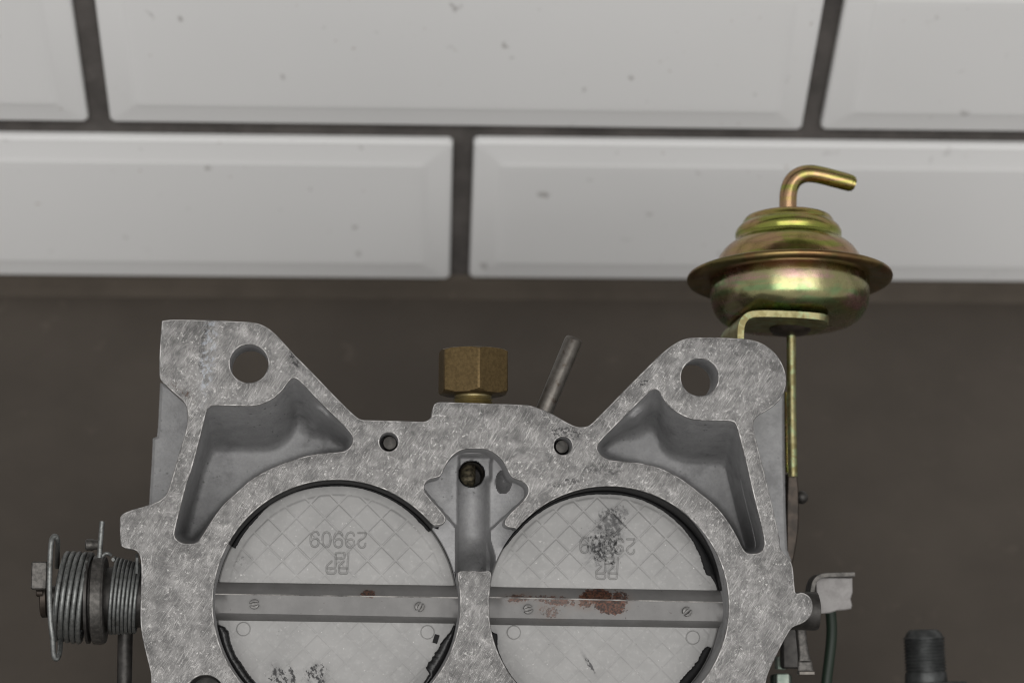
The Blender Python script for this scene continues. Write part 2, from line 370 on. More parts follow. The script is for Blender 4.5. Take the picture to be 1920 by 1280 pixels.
# ------------------------------------------------------------------ setting: wall of bevelled tiles, worktop
WY, X0, Z0, RP, HJ, PITCH = 0.56506, -0.10624, HC-0.53063, 0.07529, 0.12258, 0.24
def setting():
    mb = MB(); box(mb, (0, WY+.02, .42), 1.3, .02, .44); wall = mb.build('wall', GROUT); wall['kind'] = 'structure'; wall['label'] = 'wall of white bevelled tiles in dark grout behind the carburettor'
    gr = .0070; tw, tht = PITCH-gr, RP-gr
    me = None
    mb = MB(); prof = [(0, .0), (0, .0018), (.0003, .0024), (.0009, .0028), (.0080, .0040), (.0098, .0045), (.0120, .0046)]
    rs = []
    for ins, z in prof:
        hx, hz = tw/2-ins, tht/2-ins; c = max(.0012-ins*.02, .0004)
        rs.append([(hx, -z, hz-c), (hx-c, -z, hz), (-hx+c, -z, hz), (-hx, -z, hz-c), (-hx, -z, -hz+c), (-hx+c, -z, -hz), (hx-c, -z, -hz), (hx, -z, -hz+c)])
    mb.rings(rs, caps=(True, True)); first = mb.build('tile', TILE, wall, angle=8)
    k = 0
    for row in range(4):
        off = X0+(HJ if row % 2 == 0 else 0.0)
        zc = Z0-RP/2+row*RP
        for i in range(-3, 4):
            o = first if k == 0 else first.copy()
            if k: col.objects.link(o); o.parent = wall
            o.location = (off+(i+.5)*PITCH+random.uniform(-.0004, .0004), WY-.0002, zc+random.uniform(-.0003, .0003))
            o.rotation_euler = (R(random.uniform(-.25, .25)), R(random.uniform(-.06, .06)), R(random.uniform(-.12, .12))); k += 1
    zb = Z0-RP+gr/2
    mb = MB(); n = 9; rs = []
    for x in (-1.3, 1.3):
        pts = [(x, WY-.0003, zb-.0006), (x, WY-.0010, zb-.0012), (x, WY-.0016, zb*.85), (x, WY-.0022, zb*.65), (x, WY-.0032, zb*.45), (x, WY-.0045, .0040), (x, WY-.0003, .0040)]
        rs.append(pts)
    mb.rings(rs, caps=(True, True)); s = mb.build('sealant_strip', STRIP, wall, angle=60)
    mb = MB(); box(mb, (0, -.37, -.0145), 1.3, .95, .02); t = mb.build('worktop', TABLE); t['kind'] = 'structure'; t['label'] = 'dark grey brown worktop under the carburettor'
setting()

# ------------------------------------------------------------------ carburettor
root = bpy.data.objects.new('carburettor', None); col.objects.link(root); root.empty_display_size = .02
AX = CAM@LOC; OW = CLOC+CAM@ORG; Mr = Matrix.Identity(4)
for i in range(3):
    for j in range(3): Mr[i][j] = AX[i][j]
    Mr[i][3] = OW[i]
root.matrix_world = Mr
root['label'] = 'upturned grey cast carburettor with two round throttle plates and a gold vacuum unit'; root['category'] = 'carburettor'

OUTER = [(303, 606), (303, 601), (308, 600), (326, 598), (400, 600), (470, 603), (486, 606), (503, 614), (518, 627), (531, 641), (550, 662), (585, 697), (625, 739), (650, 764), (666, 779), (676, 786), (690, 787),
 (740, 788), (790, 790), (799, 789), (806, 785), (810, 776), (811, 764), (814, 757), (821, 753), (835, 753), (900, 755), (985, 758), (1000, 761), (1030, 772), (1052, 785), (1072, 796), (1084, 800), (1096, 800), (1106, 797), (1130, 773),
 (1180, 722), (1230, 672), (1250, 654), (1266, 643), (1282, 635), (1298, 632), (1342, 632), (1392, 634), (1414, 637), (1436, 646), (1455, 662), (1468, 682), (1475, 705), (1474, 726), (1466, 746), (1450, 762), (1436, 771), (1422, 778), (1415, 786), (1412, 796), (1414, 808), (1425, 852), (1437, 900),
 (1451, 958), (1460, 998), (1463, 1012), (1462, 1022), (1467, 1034), (1480, 1046), (1487, 1060), (1489, 1083), (1491, 1110), (1495, 1112), (1502, 1109), (1512, 1112), (1521, 1120), (1525, 1133), (1523, 1150), (1516, 1160), (1504, 1169), (1491, 1173), (1483, 1178), (1468, 1204), (1451, 1238), (1438, 1268),
 (1435, 1290), (1442, 1340), (1430, 1405), (1390, 1438), (1100, 1425), (880, 1415), (600, 1428), (350, 1440), (298, 1405), (284, 1330),
 (283, 1282), (283, 1262), (276, 1235), (268, 1203), (262, 1165), (264, 1110), (265, 1060), (262, 1040), (254, 1030), (230, 1027), (225, 1018), (224, 975), (226, 965), (240, 957), (280, 946), (305, 935), (315, 920), (320, 903), (329, 872), (340, 835), (349, 806), (352, 782), (351, 766), (344, 752), (330, 740), (312, 724), (301, 713), (298, 702), (299, 650)]
TONGUE_L = [(813, 985), (824, 984.5), (833, 981), (836.5, 974), (835, 966), (821, 950), (801, 928), (795, 916), (797, 905), (805, 898), (816, 896), (826, 893), (831, 884), (834, 876), (841, 863), (854, 849), (869, 842), (891, 840.5), (912, 842), (930, 851), (945, 867), (953, 885), (957, 892), (963, 897), (976, 901), (986, 907), (991, 916), (989, 927), (978, 941), (956, 962), (947, 973), (945, 982), (951, 988), (966, 990)]
BL, BR_ = (631, 1131, 231.5), (1141.5, 1136, 224.5)
arcL = arc(*BL, 11.4, -321.3, 150); arcR = arc(*BR_, 140.2, -193, 150)
tong = [tuple(q) for q in chaikin(TONGUE_L, 2, closed=False)]
OPEN = arcL[:-1]+tong[1:-1]+arcR[:-1]+[(922, 1080), (921, 1073), (917, 1069), (900, 1070.5), (885, 1068.5), (864, 1069.5), (859, 1072), (858, 1080)]
PKL = [((550, 707), (553, 800)), ((562, 714), (562, 790)), ((600, 755), (592, 795)), ((637, 790), (622, 820)), ((657, 812), (640, 832)), ((662, 822), (646, 838)), ((659, 834), (646, 842)), ((648, 845), (640, 845)), ((630, 847), (625, 847)), ((590, 850), (588, 852)), ((550, 860), (550, 862)), ((500, 880), (503, 880)), ((467, 900), (470, 900)), ((445, 921), (448, 922)), ((417, 945), (420, 945)), ((393, 980), (392, 978)),
 ((375, 1010), (371, 1003)), ((367, 1017), (365, 1008)), ((355, 1019), (358, 1010)), ((337, 1016), (351, 1007)), ((327, 1005), (349, 1000)), ((328, 994), (351, 992)), ((340, 945), (363, 945)), ((352, 900), (375, 902)), ((360, 880), (381, 880)), ((375, 822), (393, 852)), ((387, 772), (397, 845)), ((391, 765), (401, 842)), ((400, 760), (410, 841)), ((450, 761), (455, 842)), ((472, 762), (478, 842)), ((492, 758), (500, 842)), ((514, 747), (518, 838)), ((530, 732), (535, 826)), ((541, 716), (546, 812))]
PKR = [((1231, 729), (1232, 812)), ((1237, 735), (1236, 822)), ((1242, 746), (1242, 838)), ((1252, 760), (1252, 850)), ((1270, 774), (1268, 860)), ((1292, 785), (1290, 864)), ((1310, 788), (1306, 866)), ((1355, 789), (1340, 866)), ((1373, 789), (1354, 867)), ((1380, 795), (1360, 871)), ((1387, 820), (1364, 885)), ((1400, 870), (1371, 915)), ((1412, 926), (1381, 955)), ((1425, 975), (1390, 990)), ((1433, 1011), (1397, 1015)), ((1433, 1024), (1399, 1022)), ((1427, 1034), (1400, 1028)), ((1416, 1037), (1399, 1030)), ((1404, 1037), (1398, 1030)), ((1395, 1032), (1393, 1027)),
 ((1382, 1004), (1381, 1002)), ((1363, 972), (1362, 971)), ((1340, 945), (1340, 945)), ((1320, 929), (1320, 930)), ((1280, 897), (1280, 898)), ((1242, 877), (1243, 879)), ((1205, 867), (1206, 872)), ((1167, 864), (1170, 864)), ((1140, 861), (1147, 858)), ((1127, 853), (1136, 850)), ((1120, 842), (1131, 845)), ((1121, 834), (1132, 840)), ((1130, 822), (1140, 833)), ((1155, 797), (1164, 818)), ((1192, 760), (1198, 800)), ((1215, 737), (1219, 802)), ((1222, 731), (1226, 806))]

def flange():
    mb = MB(); b = .00036; T = .0135
    loops = []                                        # (2-D local loop, depth of its wall)
    o = loc2(dense(chaikin(OUTER, 2), 6))[:, :2]; loops.append((o, T, True))
    op = loc2(dense(OPEN, 6))[:, :2]; loops.append((op, .021, False))
    pk = []
    for pairs in (PKL, PKR):
        q = dense(chaikin([(*a, *c) for a, c in pairs], 2), 6); pk.append(np.array(q)); loops.append((loc2(q)[:, :2], None, False))
    for (cx, cy, r, dep) in ((467, 681.5, 35.7, T), (1312, 707, 34.7, T), (729, 828, 17.3, .010), (1055.5, 835.5, 16.6, .010), (385, 1301, 36, .0130)):
        loops.append((loc2(arc(cx, cy, r, 0, 360, 48)[:-1])[:, :2], dep, False))
    inner = []
    for l, dep, out in loops:
        n = normals2(l); sgn = -1 if out else 1
        jit = 1+.35*np.sin(np.arange(len(l))*1.7)*rng.uniform(0, 1, len(l))
        inner.append(l+n*sgn*b*jit[:, None])
        mb.strip(ring3(inner[-1], 0.0), ring3(l+n*sgn*b*.30, -b*.35), mat=2)
        mb.strip(ring3(l+n*sgn*b*.30, -b*.35), ring3(l, -b*1.1))
        if dep:
            if out: mb.strip(ring3(l, -b*1.1), ring3(l-n*.0002, -dep), mat=1)
            else: mb.strip(ring3(l, -b*1.1), ring3(l, -dep), mat=1)
    v, f = fill(inner); mb.add([(a, c, 0.0) for a, c in v], f)
    back = [loops[0][0]-normals2(loops[0][0])*.0002]+[l for l, d, _ in loops[1:] if d is None or d >= T]
    v, f = fill(back); mb.add([(a, c, -T) for a, c in v], f, 1)
    fl = mb.build('mounting_flange', [MACH, CAST, EDGE], root, angle=40)
    # the two cast pockets
    DF = .030
    for q, boss in zip(pk, ((603, 790, 24, 24), (1180, 792, 24, 24))):
        m = MB(); rim = loc2(q[:, :2]); flo = loc2(q[:, 2:], DF)
        rim[:, 2] = -b*1.1
        rs = []
        for t in (0, .08, .16, .24, .32, .4, .48, .56, .64, .72, .8, .86, .91, .96, 1.0):
            k = t if t < .9 else t
            xy = rim[:, :2]*(1-k)+flo[:, :2]*k
            z = rim[:, 2]*(1-k)+flo[:, 2]*k
            if t == .96: xy = rim[:, :2]*.02+flo[:, :2]*.98; cen = flo[:, :2].mean(0); xy = xy-normals2(flo)*.0004; z = z*0-DF*.985
            if t == 1.0: xy = flo[:, :2]-normals2(flo)*.0012; z = z*0-DF
            rs.append([(x, y, w_) for (x, y), w_ in zip(xy, z)])
        m.rings(rs); last = np.array(rs[-1])[:, :2]
        gx, gy = np.meshgrid(np.arange(last[:, 0].min(), last[:, 0].max(), .0009), np.arange(last[:, 1].min(), last[:, 1].max(), .0009)); gp = np.stack([gx.ravel(), gy.ravel()], 1)
        gp = gp[inside(gp, last)]; gp = gp[np.min(np.linalg.norm(gp[:, None]-last[None], axis=2), 1) > .0006]
        v, f = fill([last], gp); m.add([(a, c, -DF) for a, c in v], f)
        bx, by, rx, ry = boss; bc = P(bx, by, .022)
        for i_, p in enumerate(m.v):                   # swelling in the inner corner, shaped to catch light above and shade below
            dx, dy = (p[0]-bc.x)/(rx*S), (p[1]-bc.y)/((ry if p[1] > bc.y else ry*.5)*S)
            e = math.exp(-(dx*dx+dy*dy)*.7)
            if p[2] < -.003: m.v[i_] = (p[0], p[1], p[2]+(.011*e)*min(1, (-p[2]-.003)/.010))
        m.build('pocket', CAST, fl, angle=50)
    for (px, py, r) in ((731, 830, 17.6), (1054, 837, 17.0)):
        m = MB(); lathe(m, P(px, py, .0075), (0, 0, 1), [(r*S*.8, -.0025), (r*S*.8, -.0004), (r*S*.7, 0), (r*S*.05, .0001)], 24); m.build('core_plug', LEVER, fl)
    m = MB(); pr = [(36.5*S, -.013), (36.3*S, -.012)]
    for k in range(9): pr += [(35.6*S, -.0118+k*.00125), (31*S, -.0112+k*.00125), (31*S, -.0110+k*.00125)]
    lathe(m, P(385, 1301), (0, 0, 1), pr, 40, caps=(True, False)); m.build('threaded_hole', DARK, fl, angle=20)  # threads coloured dark to stand in for shade down the hole
    # channel between the bores
    lc = [loc2(arc(BL[0], BL[1], BL[2], a, a, 1))[0] for a in (0,)]
    zarc = .0085
    def on_bore(ap):                                  # arc of the bore at depth zarc as photograph pixels
        l = loc2(ap); v = (l*[1, 1, 0]+[0, 0, -zarc])@LOC.T+ORG
        return [(960+FPX*a[0]/-a[2], 640-FPX*a[1]/-a[2]) for a in v]
    la = on_bore(arc(*BL, 39.5, 9.0, 24)); ra = on_bore(arc(*BR_, 168.5, 139.4, 24))
    tl = np.array(TONGUE_L[1:-1]); nn = normals2(tl)
    cen = np.array([892, 930.0]); ex = [tuple(p+(p-cen)/np.linalg.norm(p-cen)*12) for p in tl[3:-3]]
    poly = list(reversed(ex))                          # right to left over the top
    poly = dense(ex, 5, closed=False)+[(960, 995)]+[tuple(q) for q in reversed(ra)]+[(921, 1092), (862, 1090)]+[tuple(q) for q in reversed(la)]+[(822, 992)]
    gx, gy = np.meshgrid(np.arange(780, 1006, 2.2), np.arange(826, 1094, 2.2)); pts = np.stack([gx.ravel(), gy.ravel()], 1)
    k = inside(pts, poly); ed = np.array(poly)
    dm = np.min(np.linalg.norm(pts[:, None, :]-ed[None], axis=2), 1); pts = pts[k & (dm > 1.6)]
    v, f = fill([poly], pts)
    def sm(a, b2, x): t = np.clip((x-a)/(b2-a), 0, 1); return t*t*(3-2*t)
    x, y = v[:, 0], v[:, 1]
    wing = .0125
    # raised steps beside the bores (below the tongues)
    sl = sm(-3, 3, (y-966)-(x-836)*1.15)*sm(858, 853, x)*(x < 880); sr = sm(-3, 3, (y-962)+(x-953)*.9)*sm(914, 921, x)*(x > 880)
    dep = wing-(wing-zarc)*np.clip(sl+sr, 0, 1)
    inl = sm(-3, 0, 857-x+8)*0
    bw = 10*sm(1000, 1050, y); tr = sm(856.5, 859.5, x)*sm(920+bw, 909+bw, x)*sm(872, 880, y)
    uu = np.clip((x-884)/27, -1, 1)
    dtr = .0140+.0050*np.sqrt(1-uu**2*.95)
    dtr = dtr+.0060*sm(1000, 1070, y)
    dep = dep*(1-tr)+dtr*tr
    low = 0*x
    ramp = 0*sm(1050, 1085, y)*sm(852, 860, x)*sm(930, 920, x); dep = dep*(1-ramp)+.009*ramp
    # square seat and drilled hole at the top of the trough
    seat = sm(858, 864, x)*sm(924, 916, x-.25*np.maximum(0, 868-y))*sm(850, 860, y)*sm(906, 890, y); dep = dep*(1-seat)+.0160*seat
    rr = np.hypot((x-884), (y-888)); hole = sm(25, 22, rr); dep = dep*(1-hole)+.030*hole
    # notch on the right wing
    nt = np.clip(1-np.hypot((x-944)/15, (y-903)/22), 0, 1)*sm(968, 958, x); dep = dep+.007*np.sqrt(nt)*sm(928, 933, x)
    xyz = PN(x, y, dep); m = MB(); m.add(xyz, f)
    for ap, rev in ((la, 0), (ra, 1)):
        t0 = PN(np.array([q[0] for q in ap]), np.array([q[1] for q in ap]), np.full(len(ap), zarc)); t1 = t0.copy(); t1[:, 2] = -.021; t0[:, 2] += .0001
        m.strip(t0, t1, closed=False)
    m.build('vacuum_channel', CAST, fl, angle=60)
    m = MB(); lathe(m, P(884, 889, .0168), (0, 0, -1), [(23.5*S, 0), (22.8*S, .0002), (22.8*S, .013)], 32, caps=(False, True)); m.build('hole_shade_lining', DARK, fl)  # dark lining added to paint the shade inside the hole
    m = MB(); c = P(877, 902, .0225); ax_ = Vector((.05, .75, -.66)).normalized()
    lathe(m, c, -ax_, [(15*S, -.006), (15*S, 0), (12.5*S, .0009), (9*S, .0011), (5*S, .0008), (.5*S, .0007)], 28); m.build('fitting_tip', TIP, fl)
    return fl
FL = flange()

def body():
    poly = [(300, 716), (298, 760), (296, 800), (294, 818), (286, 821), (286, 828), (284, 870), (281, 915), (279, 950), (276, 1010), (290, 1060), (300, 1200), (320, 1395), (600, 1405), (900, 1395), (1250, 1405), (1400, 1395), (1430, 1280), (1462, 1190), (1484, 1110), (1484, 1048), (1477, 1030), (1474, 960), (1472, 860), (1471, 700), (1420, 750), (1380, 765), (1330, 778), (1250, 775), (1220, 790), (1180, 815), (1110, 835), (900, 830), (680, 830), (640, 815), (585, 775), (545, 760), (500, 765), (400, 752), (340, 735)]
    m = MB(); l = dense(poly, 12)
    D1 = .034
    a = loc2(l, D1); cen = a[:, :2].mean(0)
    n = normals2(a)
    def rg(ins, z): return [(p[0]-q[0]*ins, p[1]-q[1]*ins, z) for p, q in zip(a, n)]
    m.rings([rg(.0008, -D1), rg(0, -D1-.0008), rg(-.0004, -.055), rg(0, -.070)], caps=(False, False))
    v, f = fill([np.array(rg(.0008, 0))[:, :2]]); m.add([(p, q, -D1) for p, q in v], f)
    v, f = fill([np.array(rg(0, 0))[:, :2]]); m.add([(p, q, -.070) for p, q in v], f)
    # neck between flange and body
    o = loc2(dense(chaikin(OUTER, 2), 8)); nn = normals2(o); k = .0022
    nk = [(p[0]-q[0]*k, p[1]-q[1]*k) for p, q in zip(o, nn)]
    keep = []
    bo = m.build('casting_body', CASTL, root, angle=40)
    m = MB(); c0, c1 = P(880, 1120, .070), P(880, 1120, .070)
    q = [(-.062, .030), (-.056, .036), (.056, .036), (.062, .030), (.062, -.042), (.056, -.048), (-.056, -.048), (-.062, -.042)]
    def rq(s, z): return [(c0.x+x*s, c0.y+y*s, z) for x, y in q]
    m.rings([rq(1, -.0701), rq(1, -.1063), rq(.96, -.1100)], caps=(True, True)); m.build('air_horn', CASTL, root)
body()

# ---- throttle plates with their cast relief
DP = .0130
DIG9 = [[(7.5, 6), (5, 1.2), (0, 0), (-5.5, 3.5), (-7.5, 10), (-7.8, 18), (-6, 25.5), (0, 28.5), (5.5, 25.5), (7.2, 19.5), (5.5, 14.5), (0, 13), (-5, 15), (-7.4, 19)]]
DIG0 = [[(0, 0), (5.2, 3), (7.4, 10), (7.2, 19), (4.6, 26), (0, 28.5), (-4.8, 26), (-7.4, 19), (-7.4, 10), (-5.2, 3), (0, 0)]]
DIG2 = [[(-7, .5), (7, .5)], [(7, .5), (6.5, 6), (2, 11), (-4.5, 15), (-6.8, 20), (-5, 26), (0, 28.5), (5, 26), (6.6, 20.5)]]
LOGO = [[(690, 690), (690, 662), (705, 648), (865, 645), (884, 660), (886, 735), (862, 768), (695, 770)], [(690, 690), (692, 930), (672, 978), (650, 985), (502, 983)], [(605, 830), (494, 938), (492, 1055), (520, 1098), (655, 1100), (688, 1070), (690, 1015)], [(970, 645), (945, 983), (768, 978)], [(868, 830), (766, 930), (764, 1068), (790, 1098), (925, 1100), (944, 1072), (945, 985)]]
def seg_dist(X, Y, pl):
    d = np.full(X.shape, 1e9)
    for (x0, y0), (x1, y1) in zip(pl[:-1], pl[1:]):
        L = (x1-x0)**2+(y1-y0)**2+1e-9; t = np.clip(((X-x0)*(x1-x0)+(Y-y0)*(y1-y0))/L, 0, 1)
        d = np.minimum(d, np.hypot(X-x0-t*(x1-x0), Y-y0-t*(y1-y0)))
    return d
def sstep(a, b, x): t = np.clip((x-a)/(b-a), 0, 1); return t*t*(3-2*t)
def plate(c, rad, step, n0, n1, digc, dig0, logo_off, shaft_y, slope, mat):
    xs = np.arange(c[0]-rad-2, c[0]+rad+3, 1.0); ys = np.arange(c[1]-rad-2, min(c[1]+rad+3, 1312), 1.0); X, Y = np.meshgrid(xs, ys)
    rr = np.hypot(X-c[0], Y-c[1])
    h = np.zeros_like(X)
    r_ = np.random.default_rng(int(c[0]))
    for (nx, ny), top in ((n0, True), (n1, False)):
        U = ((X-nx)+(Y-ny))/step; V = ((X-nx)-(Y-ny))/step
        du = np.abs(U-np.round(U))*step/1.4142; dv = np.abs(V-np.round(V))*step/1.4142
        p = sstep(.3, 2.6, np.minimum(du, dv))
        iu, iv = np.floor(U).astype(int)+40, np.floor(V).astype(int)+40
        amp = r_.uniform(.55, 1.1, (90, 90))[iu, iv]
        mk = sstep(208, 203, rr)*(Y < shaft_y if top else Y > shaft_y)
        fade = .35+.65*sstep(shaft_y-30, shaft_y-80, Y) if top else .5+0*Y
        side = 1.0-.35*sstep(90, 190, np.abs(X-c[0]))
        h += p*amp*mk*fade*side*.000135
    pit, x0, y0, dy = digc
    for i, dg in enumerate((DIG9, DIG0, DIG9, DIG9, DIG2)):
        for pl in dg:
            q = [(x0+i*pit+a, y0+i*dy+b2) for a, b2 in pl]; q = [tuple(t) for t in catmull(q, 4)]
            bx = (np.abs(X-(x0+i*pit)) < 16) & (np.abs(Y-y0-14) < 30)
            d = seg_dist(X[bx], Y[bx], q); h[bx] -= .00030*sstep(1.7, .2, d)
    for pl in LOGO:
        q = [(570+a/11.636+logo_off[0], 980+b2/11.636+logo_off[1]) for a, b2 in pl]
        bx = (np.abs(X-632-logo_off[0]) < 40) & (np.abs(Y-1055-logo_off[1]) < 40)
        d = seg_dist(X[bx], Y[bx], q); h[bx] -= .00028*sstep(1.7, .2, d)
    h += .00003*np.sin(X*.031+Y*.017)+.000012*np.sin(X*.21)*np.cos(Y*.17)
    k = rr > rad; Xc = np.where(k, c[0]+(X-c[0])*rad/np.maximum(rr, 1e-6), X); Yc = np.where(k, c[1]+(Y-c[1])*rad/np.maximum(rr, 1e-6), Y)
    rc = .25*(rr[:-1, :-1]+rr[1:, :-1]+rr[1:, 1:]+rr[:-1, 1:])
    h -= .0003*sstep(rad-2.5, rad, rr)
    L = PN(Xc, Yc, DP-h); V, F = heightmesh(L[..., 0], L[..., 1], L[..., 2], rc < rad+.2)
    me = bpy.data.meshes.new('throttle_plate'); me.from_pydata(V.tolist(), [], F.tolist()); me.materials.append(mat)
    o = link('throttle_plate', me, root, angle=None)
    m = MB(); lathe(m, P(c[0], c[1], DP+.0009), (0, 0, -1), [(rad*S*1.018, 0), (rad*S*1.018, .0015)], 96); m.build('plate_edge', DARK, o)
    return o
C1, R1 = (631, 1133), 225.6; C2, R2 = (1131, 1138), 218.6
plate1 = plate(C1, R1, 53.2, (635.5, 943.7), (648, 1241), (22.1, 590.2, 996, .4), DIG9, (0, 0), 1125, 0, PL1)
plate2 = plate(C2, R2, 51.6, (1145.6, 957.0), (1112, 1228), (21.7, 1095.8, 1007.2, .6), DIG9, (505.6, 9.9), 1132, 0, PL2)
for pl, spots in ((plate1, ((456.5, 1178.5), (801.5, 1184.5))), (plate2, ((963.5, 1185), (1299, 1194.5)))):
    for px, py in spots:
        m = MB(); lathe(m, P(px, py, DP-.0001), (0, 0, 1), [(13.4*S, -.0004), (13.4*S, .00022), (12.2*S, .00030), (11.6*S, .00022), (.4*S, .00024)], 36, caps=(False, True)); m.build('ejector_mark', PL1, pl)
# black sealant smeared round the plates
def bead(c, rad, keys, parent, mat, thick=.0005, out=1.5, seed=1, rough=.06, rim=None):
    r_ = np.random.default_rng(seed); a = [k[0] for k in keys]; wv = [k[1] for k in keys]
    A = np.linspace(a[0], a[-1], max(24, int(abs(a[-1]-a[0])*2.2))); sg = 1 if a[-1] > a[0] else -1
    Wd = np.interp(A*sg, np.array(a)*sg, wv); Wd = Wd*(1+rough*np.convolve(r_.normal(0, 1, len(A)), [.25, .5, .25], 'same'))
    Wd = np.maximum(Wd, .4)
    rows = []
    for t, hgt in ((0, .25), (.15, .85), (.45, 1.0), (.8, .8), (.96, .35), (1.0, -.3)):
        rr = rad+out-(Wd+out)*t
        x, y = c[0]+rr*np.cos(np.radians(A)), c[1]-rr*np.sin(np.radians(A))
        rows.append(PN(x, y, DP-.0003-thick*hgt*np.minimum(1, Wd/8)))
    if rim:
        up = []
        for dd in (.0005, .0045, .0090):
            dd = dd+(.0128-dd)*(np.interp(A, [14, 48], [.62, 0]) if c is C2 else 0*A); t = dd/.013; k = np.minimum(1, Wd/4)
            rr = rim[2]*(1-.0212*t)-1.3; cx = rim[0]*(1-t)+c[0]*t; cy = rim[1]*(1-t)+c[1]*t
            up.append(PN(cx+rr*np.cos(np.radians(A)), cy-rr*np.sin(np.radians(A)), dd-.0002))
        rows = up+rows
    m = MB(); rs = [[rows[j][i] for j in range(len(rows))] for i in range(len(A))]
    m.rings(rs, closed=False); return m.build('sealant', mat, parent, angle=60)
bead(C1, R1, [(151, 9), (143, 7.5), (133, 6), (124, 1), (110, 1.5), (95, 4), (80, 3.5), (65, 4.5), (52, 5.5), (45, 7), (38.2, 6.5)], plate1, SEALD, .0003, 0, seed=2, rim=BL)
bead(C1, R1, [(189.5, 2), (191.5, 14), (195, 18), (199, 15), (206, 15), (214, 17), (222, 16), (240, 14)], plate1, SEAL, .0020, 4, 3, .05)
bead(C1, R1, [(-10, 3), (-14, 8), (-19, 17), (-26, 20), (-33, 22), (-35.5, 21), (-36.5, 9), (-42, 7), (-50, 4)], plate1, SEAL, .0012, 2, 4, .07)
bead(C2, R2, [(150, 1), (147, 4), (138, 6), (120, 5), (105, 6), (90, 7), (70, 5), (52, 7), (38, 10), (28, 13), (21, 17), (17.5, 16), (16, 9), (12, 4), (8, 2)], plate2, SEALD, .0003, 0, seed=5, rim=BR_)
bead(C2, R2, [(192, 4), (194, 13), (197, 12), (200, 7), (208, 5), (222, 4)], plate2, SEALD, .0003, 2, seed=6)
bead(C2, R2, [(-20.5, 10), (-22, 15), (-30, 17), (-40, 20), (-52, 16)], plate2, SEALD, .0006, -2, 7, .08)
m = MB(); c = P(817.5, 1197, DP-.0004); box(m, c, 5.5*S/1.2, 10*S/1.2, .0002, .00005, axes=(Vector((.95, -.3, 0)).normalized()*1, Vector((.3, .95, 0)).normalized(), Vector((0, 0, 1)))); m.build('sealant', SEALD, plate1)

# ---- throttle shafts
def shaft(xl, xr, fl_, fr, top, ridge, flat, low, mat, screws):
    """top/ridge/flat/low = (y at left end, y at right end) of the milled bar"""
    m = MB(); n = 40; rs = []
    for i in range(n+1):
        t = i/n; x = xl+(xr-xl)*t
        e = min(1, min((x-fl_), (fr-x))/4.0); e = max(0, e)
        yy = lambda q: q[0]+(q[1]-q[0])*t
        a, b2, c_, d_ = yy(top), yy(ridge), yy(flat), yy(low)
        mid = (b2+c_)/2
        prof = [(a-2, .0138), (a, .0126), (a+(b2-a)*.25, .0115), (a+(b2-a)*.6, .0104), (b2-1.2, .0098), (b2+1, .0095), (mid, .0095), (c_-1, .0095), (c_+1.5, .0098), (c_+(d_-c_)*.5, .0108), (d_-1.5, .0124), (d_, .0138)]
        roundp = [.0136, .0120, .0104, .0096, .0091, .0088, .0084, .0089, .0093, .0106, .0126, .0140]
        rs.append([PN(px, py, dd*e+r0*(1-e)) for (py, dd), r0 in zip(prof, roundp) for px in (x,)])
    m.rings(rs, closed=False); m.m = [1 if (q % 11) == 4 else 0 for q in range(len(m.f))]
    sh = m.build('throttle_shaft', [mat, RIDGE], root, angle=38)
    for px, py, rot in screws:
        k = MB(); c = P(px, py, .0096); r_ = 9.3*S; a0 = R(rot); h = .0013; sw = 2.4*S; nn = 15
        aa = math.asin(sw/r_)
        X = Vector((math.cos(a0), math.sin(a0), 0)); Y = Vector((-math.sin(a0), math.cos(a0), 0)); Z = Vector((0, 0, 1))
        for s_ in (1, -1):
            pts = [(r_*math.cos(aa+(math.pi-2*aa)*j/nn), s_*r_*math.sin(aa+(math.pi-2*aa)*j/nn)) for j in range(nn+1)]
            cx_ = (0, s_*r_*.5)
            def rg(s2, z): return [c+X*((p-cx_[0])*s2+cx_[0])+Y*((q-cx_[1])*s2+cx_[1])+Z*z for p, q in pts]
            k.rings([rg(1, -.0003), rg(1, h*.6), rg(.88, h), rg(.05, h*1.15)], caps=(True, True))
        lathe(k, c, (0, 0, 1), [(r_*1.12, -.0003), (r_*1.1, .00006), (r_*.3, .00012)], 24)
        k.build('screw', SCREWM, sh)
    return sh
shaft(394, 868, 414, 852, (1091, 1098), (1113, 1120), (1149, 1158), (1163, 1169.5), SH1, ((477, 1132, 8), (786.5, 1137, 62)))
shaft(912, 1362, 932, 1346, (1100, 1107), (1119, 1129), (1158, 1165), (1171.5, 1178), SH2, ((990, 1141.5, 15), (1287.5, 1146, 40)))

# ---- brass hex fitting and steel tube on the top edge
m = MB(); c = P(887, 700, .009); r_ = 73*S; yv = Vector((0, 1, 0)); xv = Vector((1, 0, 0)); zv = Vector((0, 0, 1))
def hexring(h, cut, base=24):
    out = []
    for j in range(96):
        a = R(j*3.75); k = ((math.degrees(a)-base) % 60)-30; rr = min(r_*.985*math.cos(R(30))/math.cos(R(k)), cut)
        out.append(c+xv*math.cos(a)*rr+zv*math.sin(a)*rr+yv*h)
    return out
H0, H1 = -42*S, 45*S
m.rings([hexring(H0-1*S, 56*S), hexring(H0, 60*S)]+[hexring(H0+k*S, (62+k*1.45)*S) for k in (1, 3, 5, 7)]+[hexring(H0+9*S, 71.4*S), hexring(H1-5*S, 71.4*S)]+[hexring(H1-k*S, (63.5+k*1.7)*S) for k in (4, 3, 2, 1)]+[hexring(H1, 61*S), hexring(H1, 52*S), hexring(H1-2*S, 49*S)], caps=(True, True))
nut = m.build('brass_fitting', BRASS, root, angle=22)
m = MB(); pr = [(36*S, -66*S)]
for k in range(3): pr += [(39*S, (-63+k*6)*S), (34*S, (-60+k*6)*S)]
pr += [(36*S, -46*S), (36*S, -38*S)]
